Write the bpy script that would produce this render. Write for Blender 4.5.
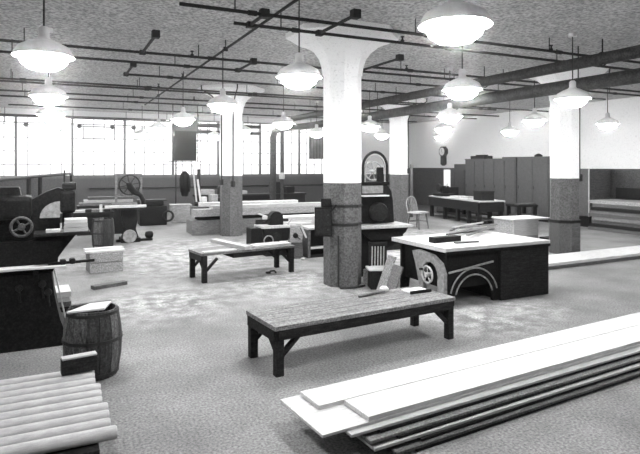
import bpy, bmesh, math, random
from mathutils import Vector, Matrix
random.seed(7)
for o in list(bpy.data.objects): bpy.data.objects.remove(o)
SC = bpy.context.scene
COL = SC.collection
R = math.radians

# ------------------------------------------------------------------ camera
cam = bpy.data.cameras.new('camera'); co = bpy.data.objects.new('camera', cam); COL.objects.link(co)
co.location = (0, 0, 1.7); co.rotation_euler = (R(90), 0, R(-25.8))
cam.sensor_width = 36; cam.lens = 545/640*36; cam.shift_y = -61/640
cam.clip_end = 200
SC.camera = co
# ------------------------------------------------------------------ world, exposure
w = bpy.data.worlds.new('world'); SC.world = w; w.use_nodes = True
w.node_tree.nodes['Background'].inputs[0].default_value = (1, 1, 1, 1)
w.node_tree.nodes['Background'].inputs[1].default_value = 1.1
SC.view_settings.view_transform = 'Standard'; SC.view_settings.look = 'None'
SC.view_settings.exposure = 1.12; SC.view_settings.gamma = 1; SC.view_settings.use_curve_mapping = False
LAMP = 55.0       # emission of the enlarged glare bowls
# daylight: sky light pouring in through the long window wall (lamp stands outside the panes)
dl = bpy.data.lights.new('daylight', 'AREA'); dl.shape = 'RECTANGLE'; dl.size = 15; dl.size_y = 2.6; dl.energy = 250
dlo = bpy.data.objects.new('daylight', dl); COL.objects.link(dlo)
dlo.location = (4, 22.5, 3.0); dlo.rotation_euler = (R(-78), 0, 0)

# ------------------------------------------------------------------ materials
def M(name, v, rough=.65, amt=.18, scale=14, stretch=(1, 1, 1), metal=0, speck=0, spec=.3):
    m = bpy.data.materials.new(name); m.use_nodes = True
    nt = m.node_tree; N = nt.nodes; L = nt.links
    b = N['Principled BSDF']; b.inputs['Roughness'].default_value = rough; b.inputs['Metallic'].default_value = metal
    b.inputs['Specular IOR Level'].default_value = spec
    tc = N.new('ShaderNodeTexCoord'); mp = N.new('ShaderNodeMapping'); mp.inputs['Scale'].default_value = stretch
    L.new(tc.outputs['Object'], mp.inputs['Vector'])
    n = N.new('ShaderNodeTexNoise'); n.inputs['Scale'].default_value = scale; n.inputs['Detail'].default_value = 6
    n.inputs['Roughness'].default_value = .65
    L.new(mp.outputs[0], n.inputs['Vector'])
    r = N.new('ShaderNodeMapRange'); r.inputs[1].default_value = .3; r.inputs[2].default_value = .7
    r.inputs[3].default_value = v*(1-amt*1.6); r.inputs[4].default_value = min(v*(1+amt*1.6), .95)
    L.new(n.outputs['Fac'], r.inputs[0])
    out = r.outputs[0]
    if speck:
        n2 = N.new('ShaderNodeTexNoise'); n2.inputs['Scale'].default_value = speck; n2.inputs['Detail'].default_value = 2
        L.new(tc.outputs['Object'], n2.inputs['Vector'])
        r2 = N.new('ShaderNodeMapRange'); r2.inputs[1].default_value = .35; r2.inputs[2].default_value = .65
        r2.inputs[3].default_value = .58; r2.inputs[4].default_value = 1.42
        L.new(n2.outputs['Fac'], r2.inputs[0])
        mu = N.new('ShaderNodeMath'); mu.operation = 'MULTIPLY'
        L.new(out, mu.inputs[0]); L.new(r2.outputs[0], mu.inputs[1]); out = mu.outputs[0]
    L.new(out, b.inputs['Base Color'])
    return m

iron = M('black_iron', .008, .65, .5, 30, speck=60, spec=.12)
iron2 = M('dark_iron', .015, .6, .4, 25, speck=60, spec=.15)
steel = M('worn_steel', .45, .45, .2, 30)
castgrey = M('grey_casting', 0.24, .6, .25, 22)
darkwood = M('dark_wood', .015, .75, .5, 9, (1, 6, 6), speck=70, spec=.12)
midwood = M('weathered_wood', 0.085, .75, .35, 8, (1, 7, 7), speck=80)
barrelwood = M('barrel_stave_wood', 0.07, .75, .5, 10, (5, 5, 1), speck=70)
greywood = M('grey_wood', 0.15, .75, .25, 8, (1, 6, 6), speck=70)
lightwood = M('pale_sawn_wood', .52, .7, .17, 7, (1, 9, 9))
lightwood2 = M('pale_wood', 0.4, .7, .15, 7, (1, 9, 9))
benchtop = M('worn_bench_top', .15, .7, .35, 5, (1, 8, 8), speck=60)
lockerm = M('locker_paint', .065, .6, .12, 12, speck=60)
polewood = M('pole_wood', .36, .75, .12, 12, (1, 5, 5))
paper = M('white_paper', .8, .8, .03)
cloth = M('dark_cloth', .006, .95, .4, 20, spec=.05)
pipe_m = M('dark_pipe', .02, .65, .3, 20, spec=.1)
duct_m = M('dull_sheet_metal', .032, .6, .4, 10, speck=40, spec=.12)
enamel = M('grey_enamel', .6, .5, .1, 10)
whiteenamel = M('white_enamel', .8, .4, .03, 10)
rope = M('steel_strap', .02, .6, .2)
palebox = M('pale_box_wood', 0.27, .75, .2, 9, (1, 5, 5), speck=60)
clockw = M('clock_wood', .03, .5, .3)

def emis(name, v, s):
    m = bpy.data.materials.new(name); m.use_nodes = True; nt = m.node_tree
    b = nt.nodes['Principled BSDF']; b.inputs['Base Color'].default_value = (v, v, v, 1)
    b.inputs['Emission Color'].default_value = (1, 1, 1, 1); b.inputs['Emission Strength'].default_value = s
    return m
bowl_m = emis('lit_glare_bowl', .9, LAMP)
bowl_dim = emis('dim_glare_bowl', .9, LAMP*.35)

def glass_pane():
    m = bpy.data.materials.new('window_glass'); m.use_nodes = True; nt = m.node_tree; N = nt.nodes; L = nt.links
    for n in list(N): N.remove(n)
    o = N.new('ShaderNodeOutputMaterial'); t = N.new('ShaderNodeBsdfTransparent'); g = N.new('ShaderNodeBsdfGlossy')
    t.inputs[0].default_value = (.93, .93, .93, 1); g.inputs['Roughness'].default_value = .15
    nz = N.new('ShaderNodeTexNoise'); nz.inputs['Scale'].default_value = 6
    mr = N.new('ShaderNodeMapRange'); mr.inputs[3].default_value = .03; mr.inputs[4].default_value = .1
    mx = N.new('ShaderNodeMixShader'); L.new(nz.outputs['Fac'], mr.inputs[0]); L.new(mr.outputs[0], mx.inputs[0])
    L.new(t.outputs[0], mx.inputs[1]); L.new(g.outputs[0], mx.inputs[2]); L.new(mx.outputs[0], o.inputs[0])
    return m
glass = glass_pane()

def twotone(name, zsplit, lo, hi):
    """dado paint below zsplit (world height), whitewash above"""
    m = M(name, 1, .8, .08, 3, speck=38); nt = m.node_tree; N = nt.nodes; L = nt.links
    b = N['Principled BSDF']; src = b.inputs['Base Color'].links[0].from_socket
    g = N.new('ShaderNodeNewGeometry'); sx = N.new('ShaderNodeSeparateXYZ'); L.new(g.outputs['Position'], sx.inputs[0])
    c = N.new('ShaderNodeMath'); c.operation = 'GREATER_THAN'; c.inputs[1].default_value = zsplit; L.new(sx.outputs['Z'], c.inputs[0])
    mr = N.new('ShaderNodeMapRange'); mr.inputs[3].default_value = lo; mr.inputs[4].default_value = hi; L.new(c.outputs[0], mr.inputs[0])
    mu = N.new('ShaderNodeMath'); mu.operation = 'MULTIPLY'; L.new(src, mu.inputs[0]); L.new(mr.outputs[0], mu.inputs[1])
    mn = N.new('ShaderNodeMath'); mn.operation = 'MINIMUM'; mn.inputs[1].default_value = .9; L.new(mu.outputs[0], mn.inputs[0])
    L.new(mn.outputs[0], b.inputs['Base Color'])
    return m
wallpaint = twotone('dado_wall_paint', 1.62, .085, 1.4)
colpaint = twotone('dado_column_paint', 1.46, .105, 1.4)
backpaint = twotone('dado_window_wall_paint', 1.34, .10, 1.4)
ceilpaint = M('ceiling_whitewash', .42, .85, .06, 2, speck=26)
winframe = M('window_bar_paint', .12, .6, .2)

def floor_mat():
    m = bpy.data.materials.new('dusty_concrete'); m.use_nodes = True; nt = m.node_tree; N = nt.nodes; L = nt.links
    b = N['Principled BSDF']; b.inputs['Roughness'].default_value = .75; b.inputs['Specular IOR Level'].default_value = .25
    tc = N.new('ShaderNodeNewGeometry')
    def noise(s, d=5, lo=.35, hi=.65, a=0, c=1):
        n = N.new('ShaderNodeTexNoise'); n.inputs['Scale'].default_value = s; n.inputs['Detail'].default_value = d
        n.inputs['Roughness'].default_value = .6
        L.new(tc.outputs['Position'], n.inputs['Vector'])
        r = N.new('ShaderNodeMapRange'); r.inputs[1].default_value = lo; r.inputs[2].default_value = hi
        r.inputs[3].default_value = a; r.inputs[4].default_value = c; L.new(n.outputs['Fac'], r.inputs[0]); return r.outputs[0]
    def mul(x, y, op='MULTIPLY'):
        q = N.new('ShaderNodeMath'); q.operation = op
        L.new(x, q.inputs[0])
        if isinstance(y, (int, float)): q.inputs[1].default_value = y
        else: L.new(y, q.inputs[1])
        return q.outputs[0]
    base = mul(mul(noise(1.1, 6, a=.75, c=1.25), noise(55, 3, lo=.3, hi=.7, a=.42, c=1.58)), FLOOR)
    # drifts of sawdust swept around the machines
    dust = None
    for (x, y, r) in ((4.3, 4.75, 1.0), (5.0, 4.8, .7), (3.6, 5.9, 1.1), (3.0, 7.4, 1.5), (2.4, 10.5, 3.0), (7.5, 10.5, 2.4), (1.2, 7.0, 1.3), (5.8, 8.6, 1.3)):
        d = N.new('ShaderNodeVectorMath'); d.operation = 'DISTANCE'; L.new(tc.outputs['Position'], d.inputs[0]); d.inputs[1].default_value = (x, y, 0)
        mr = N.new('ShaderNodeMapRange'); mr.inputs[1].default_value = 0; mr.inputs[2].default_value = r; mr.inputs[3].default_value = 1; mr.inputs[4].default_value = 0
        L.new(d.outputs['Value'], mr.inputs[0])
        dust = mr.outputs[0] if dust is None else mul(dust, mr.outputs[0], 'MAXIMUM')
    df = mul(dust, noise(5, 8, lo=.42, hi=.6))
    df = mul(df, noise(45, 2, lo=.4, hi=.6, a=.2))
    mx = N.new('ShaderNodeMix'); mx.data_type = 'FLOAT'; L.new(df, mx.inputs[0]); L.new(base, mx.inputs[2]); mx.inputs[3].default_value = .6
    L.new(mx.outputs[0], b.inputs['Base Color'])
    return m
FLOOR = .17
floorm = floor_mat()

# ------------------------------------------------------------------ mesh helpers
class MB:
    def __init__(s): s.bm = bmesh.new()
    def box(s, x0, x1, y0, y1, z0, z1, bev=0, rot=None, piv=None):
        r = bmesh.ops.create_cube(s.bm, size=1)['verts']
        bmesh.ops.scale(s.bm, vec=(x1-x0, y1-y0, z1-z0), verts=r)
        bmesh.ops.translate(s.bm, vec=((x0+x1)/2, (y0+y1)/2, (z0+z1)/2), verts=r)
        if rot is not None:
            bmesh.ops.rotate(s.bm, cent=piv or ((x0+x1)/2, (y0+y1)/2, (z0+z1)/2), matrix=rot, verts=r)
        if bev:
            es = list({e for v in r for e in v.link_edges})
            bmesh.ops.bevel(s.bm, geom=es, offset=bev, segments=2, affect='EDGES', profile=.6)
        return s
    def bar(s, a, b, wd, th):
        """rectangular bar from a to b"""
        a, b = Vector(a), Vector(b); d = b-a; ln = d.length
        q = d.to_track_quat('Z', 'Y').to_matrix()
        r = bmesh.ops.create_cube(s.bm, size=1)['verts']
        bmesh.ops.scale(s.bm, vec=(wd, th, ln), verts=r)
        bmesh.ops.rotate(s.bm, cent=(0, 0, 0), matrix=q, verts=r)
        bmesh.ops.translate(s.bm, vec=(a+b)/2, verts=r); return s
    def tube(s, pts, r, seg=10, closed=False):
        pts = [Vector(p) for p in pts]; n = len(pts); rings = []
        rr = r if isinstance(r, (list, tuple)) else [r]*n
        up = None
        for i, p in enumerate(pts):
            if closed: t = (pts[(i+1) % n]-pts[i-1]).normalized()
            elif i == 0: t = (pts[1]-p).normalized()
            elif i == n-1: t = (p-pts[-2]).normalized()
            else: t = ((pts[i+1]-p).normalized()+(p-pts[i-1]).normalized()).normalized()
            if up is None:
                up = Vector((0, 0, 1)) if abs(t.z) < .9 else Vector((1, 0, 0))
            u = (up-t*up.dot(t)).normalized(); v = t.cross(u); up = u
            rings.append([s.bm.verts.new(p+(u*math.cos(2*math.pi*k/seg)+v*math.sin(2*math.pi*k/seg))*rr[i]) for k in range(seg)])
        m = n if closed else n-1
        for i in range(m):
            A, B = rings[i], rings[(i+1) % n]
            for k in range(seg): s.bm.faces.new((A[k], A[(k+1) % seg], B[(k+1) % seg], B[k]))
        if not closed:
            s.bm.faces.new(rings[0][::-1]); s.bm.faces.new(rings[-1])
        return s
    def lathe(s, prof, c=(0, 0, 0), seg=24, axis='Z', capped=True, off=0):
        rings = []
        for (r, z) in prof:
            ring = []
            for k in range(seg):
                a = 2*math.pi*(k+off)/seg; x, y = r*math.cos(a), r*math.sin(a)
                p = {'Z': (x, y, z), 'Y': (x, z, y), 'X': (z, x, y)}[axis]
                ring.append(s.bm.verts.new((p[0]+c[0], p[1]+c[1], p[2]+c[2])))
            rings.append(ring)
        for A, B in zip(rings, rings[1:]):
            for k in range(seg): s.bm.faces.new((A[k], A[(k+1) % seg], B[(k+1) % seg], B[k]))
        if capped:
            s.bm.faces.new(rings[0][::-1]); s.bm.faces.new(rings[-1])
        return s
    def prism(s, poly, lo, hi, plane='XZ'):
        def P(a, b, h): return {'XZ': (a, h, b), 'YZ': (h, a, b), 'XY': (a, b, h)}[plane]
        A = [s.bm.verts.new(P(a, b, lo)) for a, b in poly]; B = [s.bm.verts.new(P(a, b, hi)) for a, b in poly]
        n = len(poly)
        for k in range(n): s.bm.faces.new((A[k], A[(k+1) % n], B[(k+1) % n], B[k]))
        s.bm.faces.new(A[::-1]); s.bm.faces.new(B); return s
    def ring(s, c, R_, r, axis='Y', seg=28, rs=8, a0=0, a1=360):
        full = (a1-a0) >= 360; n = seg if full else seg+1; pts = []
        for k in range(n):
            a = R(a0+(a1-a0)*k/seg); x, y = R_*math.cos(a), R_*math.sin(a)
            d = {'Z': (x, y, 0), 'Y': (x, 0, y), 'X': (0, x, y)}[axis]
            pts.append((c[0]+d[0], c[1]+d[1], c[2]+d[2]))
        return s.tube(pts, r, rs, closed=full)
    def build(s, name, mat, parent=None, loc=None, rotz=0, smooth=False):
        bmesh.ops.recalc_face_normals(s.bm, faces=s.bm.faces)
        me = bpy.data.meshes.new(name); s.bm.to_mesh(me); s.bm.free()
        if smooth:
            for p in me.polygons: p.use_smooth = True
            try: me.set_sharp_from_angle(angle=R(40))
            except Exception: pass
        me.materials.append(mat)
        o = bpy.data.objects.new(name, me); COL.objects.link(o)
        if parent: o.parent = parent
        if loc: o.location = loc
        if rotz: o.rotation_euler.z = rotz
        return o
def tag(o, label, cat, group=None):
    o['label'] = label; o['category'] = cat
    if group: o['group'] = group
    return o
def thing(name, label, cat, loc, rotz=0, group=None):
    o = bpy.data.objects.new(name, None); COL.objects.link(o); o.location = loc; o.rotation_euler.z = rotz
    o.empty_display_size = .1
    return tag(o, label, cat, group)
def struct(name, mb, mat, parent=None):
    o = mb.build(name, mat, parent)
    if not parent: o['kind'] = 'structure'
    return o
def slab(name, label, cat, x0, x1, y0, y1, z0, z1, mat, group=None, rot=0, bev=.004):
    """one loose box-shaped piece: a board, block or crate side"""
    cx, cy = (x0+x1)/2, (y0+y1)/2
    o = MB().box(x0-cx, x1-cx, y0-cy, y1-cy, 0, z1-z0, bev).build(name, mat, None, (cx, cy, z0), rot)
    return tag(o, label, cat, group)

CEIL = 3.6; YB = 20.5; XR = 14.3; XL = -4.0; YF = -3.0
# ------------------------------------------------------------------ room shell
struct('floor', MB().box(XL-.2, XR+.2, YF-.2, YB+.2, -.2, 0), floorm)
struct('ceiling', MB().box(XL-.2, XR+.2, YF-.2, YB+.2, CEIL, CEIL+.25), ceilpaint)
SILL, HEAD = 1.33, 3.42
wb = MB().box(XL, XR, YB, YB+.3, 0, SILL).box(XL, XR, YB, YB+.3, HEAD, CEIL).box(XL, -3.0, YB, YB+.3, SILL, HEAD).box(10.75, XR, YB, YB+.3, SILL, HEAD)
struct('wall_back', wb, backpaint)
struct('wall_right', MB().box(XR, XR+.2, YF, YB+.3, 0, CEIL), wallpaint)
struct('wall_left', MB().box(XL-.2, XL, YF, YB+.3, 0, CEIL), wallpaint)
struct('wall_front', MB().box(XL, XR, YF-.2, YF, 0, CEIL), wallpaint)
struct('trim_sill', MB().box(-3.0, 10.75, YB-.06, YB, SILL-.06, SILL), winframe)
BAY = 1.7; x0w = .49-2*BAY
for k in range(8):
    a = x0w+k*BAY; b = a+BAY
    f = MB()
    f.box(a, a+.04, YB+.02, YB+.14, SILL, HEAD).box(b-.04, b, YB+.02, YB+.14, SILL, HEAD)
    f.box(a+.04, b-.04, YB+.04, YB+.12, SILL, SILL+.05).box(a+.04, b-.04, YB+.04, YB+.12, HEAD-.05, HEAD)
    for j in range(1, 5):
        x = a+BAY*j/5; f.box(x-.012, x+.012, YB+.05, YB+.09, SILL, HEAD)
    for z in (1.75, 2.2, 2.65, 3.08): f.box(a+.05, b-.05, YB+.05, YB+.09, z-.012, z+.012)
    wo = struct('window_%d' % (k+1), f, winframe)
    MB().box(a+.05, b-.05, YB+.066, YB+.072, SILL+.02, HEAD-.02).build('pane', glass, wo)
    if k in (2, 3, 4):
        MB().box(a+BAY/5, b-BAY/5, YB+.03, YB+.05, 3.05, 3.09).box(a+BAY/5, b-BAY/5, YB+.03, YB+.05, 2.63, 2.67).box(a+BAY/5-.02, a+BAY/5+.02, YB+.03, YB+.05, 2.65, 3.07).box(b-BAY/5-.02, b-BAY/5+.02, YB+.03, YB+.05, 2.65, 3.07).build('vent_sash', winframe, wo)

# ------------------------------------------------------------------ columns
def column(x, y, label, conduit):
    t = thing('column', label, 'column', (x, y, 0), 0, None)
    MB().lathe([(.275, 0), (.275, 3.0)], seg=8, off=.5).build('shaft', colpaint, t)
    MB().lathe([(.29, 3.0), (.29, 3.03), (.305, 3.12), (.34, 3.23), (.41, 3.33), (.53, 3.42), (.72, 3.50), (.82, 3.53), (.82, CEIL)], seg=8, off=.5).build('capital', colpaint, t)
    for a, zlo in conduit:
        cx, cy = .29*math.cos(R(a)), .29*math.sin(R(a))
        ex, ey = .82*math.cos(R(a)), .82*math.sin(R(a))
        MB().tube([(cx, cy, zlo), (cx, cy, 3.02), (cx*1.25, cy*1.25, 3.2), (cx*2.0, cy*2.0, 3.38), (ex*1.04, ey*1.04, 3.5), (ex*1.05, ey*1.05, CEIL)], .016, 8).build('conduit', pipe_m, t)
        MB().box(cx-.04, cx+.04, cy-.04, cy+.04, zlo-.12, zlo+.02, .01).build('switch', pipe_m, t)
    return t
column(3.72, 6.95, 'large octagonal two-tone column in the middle, nearest the camera', [])
column(3.87, 13.03, 'octagonal two-tone column behind the small bench, left of the middle', [(-97, 1.32), (-160, 1.36)])
column(8.92, 13.2, 'octagonal two-tone column behind the hoop-backed chair', [(-60, 1.6)])
column(8.98, 7.55, 'octagonal two-tone column on the right behind the plank stack', [(-30, 1.52)])

# ------------------------------------------------------------------ sprinkler piping (one connected network)
sp = thing('sprinkler_piping', 'dark sprinkler pipe network running in parallel lines under the grey ceiling', 'pipes', (3, 9, 3.4))
def P(*pts): return [(x-3, y-9, z-3.4) for x, y, z in pts]
def branch(x0, x1, y, z=3.4, r=.021):
    m = MB().tube(P((x0, y, z), (x1, y, z)), r, 8)
    x = x0+.6
    while x < x1-.2:
        m.tube(P((x, y, z), (x, y, CEIL-.003)), .008, 5)
        m.tube(P((x+.15, y, z), (x+.25, y, z)), r*1.5, 8)
        x += 2.4
    return m.build('branch_pipe', pipe_m, sp)
for a in ((1.16, 13.6, 5.78), (1.9, 10.5, 6.28), (4.88, 12.5, 8.05), (-1.0, 13.5, 8.5), (-1.2, 12.6, 9.35), (1.16, 9.5, 10.66), (-1.4, 13.8, 12.2), (-1.4, 12, 12.55), (-1.3, 13.6, 14.1), (-1.3, 13.6, 15.2), (-1.2, 12.5, 17.3)):
    branch(*a)
for (x, y0, y1) in ((1.16, 8.5, 7.3), (1.16, 10.66, 9.6), (2.1, 6.28, 5.78), (3.03, 6.28, 5.35), (4.88, 8.4, 7.2), (2.9, 9.35, 8.5)):
    MB().tube(P((x, y0, 3.4), (x, y1, 3.4)), .021, 8).box(x-3.05, x-2.95, y1-9.05, y1-8.95, -.04, .06, .01).box(x-3.045, x-2.955, y0-9.045, y0-8.955, -.035, .035, .01).build('cross_pipe', pipe_m, sp)
for (x, y) in ((1.9, 8.5), (3.9, 9.35), (4.3, 6.28), (5.6, 8.05), (.4, 10.66), (2.0, 12.2), (6.6, 5.78), (8.3, 6.28), (3.2, 14.1)):
    if (x, y) == (.4, 10.66): x = 2.2
    MB().lathe([(.012, 0), (.03, .03), (.012, .05), (.012, .075), (.028, .08), (.028, .09)], (x-3, y-9, 0), 10).build('sprinkler_head', pipe_m, sp)

t = thing('conduit_run', 'thin dark electrical conduit running away from the camera along the ceiling', 'conduit', (2.29, 10, 3.46))
MB().tube([(0, -6.4, 0), (0, 6.3, 0)], .018, 8).build('tube', pipe_m, t)
for y in (-5, -2, 1, 4): MB().tube([(0, y, 0), (0, y, CEIL-3.463)], .008, 6).box(-.03, .03, y-.02, y+.02, -.03, .03).build('hanger', pipe_m, t)

# ------------------------------------------------------------------ dust ducts at the right
def duct(name, label, pts, r, yl):
    b = pts[0]; t = thing(name, label, 'duct', b)
    q = [(p[0]-b[0], p[1]-b[1], p[2]-b[2]) for p in pts]
    MB().tube(q, r, 16).build('duct_pipe', duct_m, t, smooth=True)
    for y in yl:
        z = b[2]
        MB().ring((0, y-b[1], 0), r+.008, .012, 'Y', 20, 6).tube([(0, y-b[1], r), (0, y-b[1], CEIL-z)], .01, 6).build('hanger_strap', pipe_m, t)
duct('dust_duct', 'upper long grey dust duct running under the ceiling at the right', [(7.35, 1.5, 3.3), (7.3, 10, 3.3), (7.2, 17.0, 3.3)], .092, (3, 5.5, 8, 11, 14))
duct('dust_duct', 'lower thicker grey dust duct that drops to the floor near the windows',
     [(7.45, 1.5, 2.97), (7.3, 8, 2.97), (7.2, 15.5, 2.97), (7.05, 16.6, 2.97), (6.8, 17.1, 2.96), (6.62, 17.2, 2.85), (6.56, 17.2, 2.65), (6.55, 17.2, .02)], .108, (3.2, 6, 9, 12, 14.5))
t = thing('drop_pipe', 'dark vertical pipe standing before the windows right of the thicker drop', 'pipe', (7.0, 17.5, 0))
MB().tube([(0, 0, 0), (0, 0, 3.3)], .062, 12).build('pipe', duct_m, t)
MB().lathe([(.09, 1.25), (.1, 1.3), (.1, 1.42), (.08, 1.47)], seg=12).build('collar', steel, t)
t = thing('heating_pipes', 'pair of dark heating pipes across the top of the windows at the left', 'pipes', (1.0, 20.2, 3.25))
for z, x1 in ((.08, 2.95), (-.13, 2.95)):
    MB().tube([(-3.4, 0, z), (x1, 0, z)], .035 if z > 0 else .014, 8).build('pipe', pipe_m, t)
for x in (-1.9, -.3, .75, 1.45, 2.3): MB().lathe([(.03, .0), (.07, -.03), (.075, -.09), (.03, -.14)], (x, 0, -.13), 12).build('fitting', pipe_m, t)
for x in (-2.5, -.5, 1.2, 2.6): MB().tube([(x, 0, .35), (x, 0, -.13)], .008, 6).build('hanger', pipe_m, t)
t = thing('heating_pipes', 'thick dark pipe pair across the windows behind the second column', 'pipes', (5.2, 20.0, 3.0))
MB().tube([(-.9, 0, .2), (1.9, 0, .2)], .07, 10).build('pipe', pipe_m, t); MB().tube([(-.9, 0, -.05), (1.9, 0, -.05)], .06, 10).build('pipe', pipe_m, t)
for x in (-.5, 1.4): MB().tube([(x, 0, .6), (x, 0, -.05)], .01, 6).build('hanger', pipe_m, t)
t = thing('wall_rail', 'thin dark pipe rail along the grey wall below the windows', 'pipe', (4.5, 20.38, .92))
MB().tube([(-3.5, 0, 0), (5.5, 0, 0)], .025, 8).build('rail', pipe_m, t)
for x in (-3, -1, 1.4, 3, 5): MB().box(x-.02, x+.02, 0, .12, -.03, .03).build('bracket', pipe_m, t)

# ------------------------------------------------------------------ pendant lamps
ROWN = {-.1: 'at the far left', 2.36: 'just left of the middle', 4.6: 'just right of the middle', 6.85: 'along the grey ducts', 9.1: 'right of the grey ducts', 11.4: 'nearest the right wall'}
ORD = ['nearest', 'second nearest', 'third nearest', 'fourth nearest', 'fifth nearest', 'sixth nearest']
def lamp_parts(t, bm_, sh):
    MB().lathe([(.25, -.045), (.247, -.03), (.205, .04), (.12, .085), (.06, .11), (.045, .13), (.045, .20), (.03, .22)], seg=28, capped=False).lathe([(.243, -.043), (.198, .034), (.11, .075), (.02, .09)], seg=28, capped=False).build('shade', sh, t, smooth=True)
    MB().lathe([(.17, .035), (.195, .0), (.20, -.05), (.18, -.105), (.12, -.15), (.03, -.17)], seg=24).build('glare_bowl', bm_, t, smooth=True)  # glowing bowl widened and lowered to imitate the flare around each lamp
    MB().tube([(0, 0, .21), (0, 0, CEIL-2.70)], .008, 6).build('cord', pipe_m, t)
    MB().lathe([(.06, CEIL-2.70-.05), (.055, CEIL-2.70-.01), (.055, CEIL-2.70)], seg=14).build('ceiling_cup', enamel, t)
protol = None
def lamp(x, y, label, bm_=None, sh=None):
    t = thing('pendant_lamp', label, 'lamp', (x, y, 2.70), 0, 'dome pendant lamps')
    global protol
    if protol is None or bm_ or sh:
        lamp_parts(t, bm_ or bowl_m, sh or enamel)
        if not (bm_ or sh): protol = t
    else:
        for c in list(protol.children):
            d = c.copy(); COL.objects.link(d); d.parent = t
GRID = {-.1: (5.35, 8.4, 11.4, 14.4, 17.4), 2.36: (2.95, 5.4, 8.4, 11.4, 14.4, 17.4), 4.6: (5.4, 8.4, 11.4, 14.4, 17.4), 6.85: (8.4, 11.4, 14.4), 9.1: (5.4, 8.4, 11.4, 14.4), 11.4: (8.4, 11.4, 14.4)}
for X, ys in GRID.items():
    for i, Y in enumerate(ys):
        lamp(X + (.09 if Y == 2.95 else 0), Y, 'lit dome pendant lamp, %s in the row %s' % (ORD[i], ROWN[X]))
lamp(6.65, 5.45, 'pale shaded pendant lamp hanging in front of the right column', bowl_dim, whiteenamel)
# the rows carry on behind the camera
for X in (-.1, 4.9, 9.1):
    for Y in (2.4,):
        lamp(X, Y, 'lit dome pendant lamp of the rows that carry on beside and behind the camera')

# ------------------------------------------------------------------ front bench
def bench(loc, L_, W_, H_, label, rot=0, tm=benchtop, aprons=True):
    t = thing('work_bench', label, 'bench', loc, rot, 'low trestle benches')
    n = 5; pw = W_/n
    for i in range(n):
        MB().box(-L_/2, L_/2, -W_/2+i*pw+.003, -W_/2+(i+1)*pw-.003, H_-.035, H_, .003).build('top_plank', tm, t)
    if not aprons: MB().box(-.28, .3, -W_/2+.03, W_/2-.1, H_-.11, H_-.036, .004).build('drawer', darkwood, t)
    for y in (-W_/2+.012, W_/2-.012):
        if not aprons: break
        MB().box(-L_/2+.03, L_/2-.03, y-.011, y+.011, H_-.115, H_-.036, .002).build('apron', darkwood, t)
    for x in (-L_/2+.012, L_/2-.012):
        MB().box(x-.011, x+.011, -W_/2+.03, W_/2-.03, H_-.125, H_-.036, .002).build('end_rail', darkwood, t)
    for sx in (-1, 1):
        for sy in (-1, 1):
            x = sx*(L_/2-(.05 if aprons else .05)); y = sy*(W_/2-.045)
            MB().box(x-.035, x+.035, y-.033, y+.033, 0, H_-.036, .004).build('leg', darkwood, t)
            MB().bar((x-sx*.02, y, H_*.38), (x-sx*.2, y, H_-.09), .05, .03).build('brace', darkwood, t)
            if sy < 0: MB().bar((x, y+.02, H_*.42), (x, y+.18, H_-.1), .03, .05).build('brace', darkwood, t)
    return t
front_bench = bench((2.53, 4.46, 0), 1.97, .60, .41, 'long low dark-legged plank bench in the foreground with pale worn top', R(5))
bench((2.63, 8.21, 0), 1.57, .57, .43, 'smaller low bench with loose boards on top in front of the second column', R(8), aprons=False)
# things on the front bench
t = thing('note_pad', 'small white pad with dark clip lying on the front bench', 'pad', (3.33, 4.63, .41), R(2))
MB().box(-.115, .115, -.08, .08, 0, .016, .002).build('pages', paper, t); MB().box(-.13, .13, -.10, -.08, 0, .03, .003).build('dark_edge', darkwood, t)
o = MB().tube([(-.17, -.03, .014), (-.05, -.01, .014), (.05, .03, .014), (.17, .035, .014)], [.012, .014, .014, .008], 8).build('bent_stick', midwood, None, (2.83, 4.66, .41))
tag(o, 'short curved stick lying on the front bench top', 'stick')
o = MB().lathe([(.02, 0), (.045, .005), (.05, .03), (.03, .05)], seg=10).build('wood_scrap', lightwood, None, (3.04, 4.77, .41)); tag(o, 'pale wood knob left near the far edge of the front bench', 'wood scrap')
# boards on the small bench
slab('plank', 'long pale plank lying at a slant on the small bench, dark end towards the camera', 'plank', 1.93, 3.03, 8.36, 8.48, .432, .49, lightwood2, 'planks on the small bench', R(-77))
slab('plank', 'wide pale board lying across the right half of the small bench', 'plank', 2.76, 3.40, 8.08, 8.28, .432, .462, lightwood, 'planks on the small bench', R(8))
slab('plank', 'pale board along the left front edge of the small bench', 'plank', 1.92, 2.44, 7.90, 7.99, .432, .448, lightwood, 'planks on the small bench', R(8))
o = MB().tube([(0, 0, .01), (.03, .02, .03), (.09, 0, .035), (.1, -.04, .01)], .014, 8).box(-.05, .02, -.03, .03, 0, .03, .006).build('iron_hook', iron, None, (3.03, 8.12, 0)); tag(o, 'small dark iron hook lying on the floor under the small bench', 'hook')

# ------------------------------------------------------------------ table saw
sw = thing('table_saw', 'big table saw with white top, arched dark iron base and boxed right end', 'table saw', (5.07, 5.75, 0))
MB().box(-.89, .84, -.56, .62, .66, .715, .006).build('table_top', steel if False else lightwood, sw)
MB().box(-.02, .82, -.55, .60, .0, .66, .006).build('side_box', darkwood, sw)
b = MB()
poly = [(-.84, .66), (-.84, .0), (-.72, .0)]
for k in range(13):
    a = math.pi-math.pi*k/12; poly.append((-.42+.30*math.cos(a), .06+.33*math.sin(a)))
poly += [(-.10, .0), (-.02, .0), (-.02, .66)]
b.prism(poly, -.50, -.46).build('base_frame', iron, sw); MB().prism(poly, .44, .48).build('base_frame', iron, sw)
MB().box(-.80, -.02, -.45, .43, .2, .66).build('body', iron, sw)
rb = MB()
for rr in (.30, .38):
    rb.ring((-.42, -.515, .06), rr, .011, 'Y', 24, 6, 15, 165)
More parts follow.
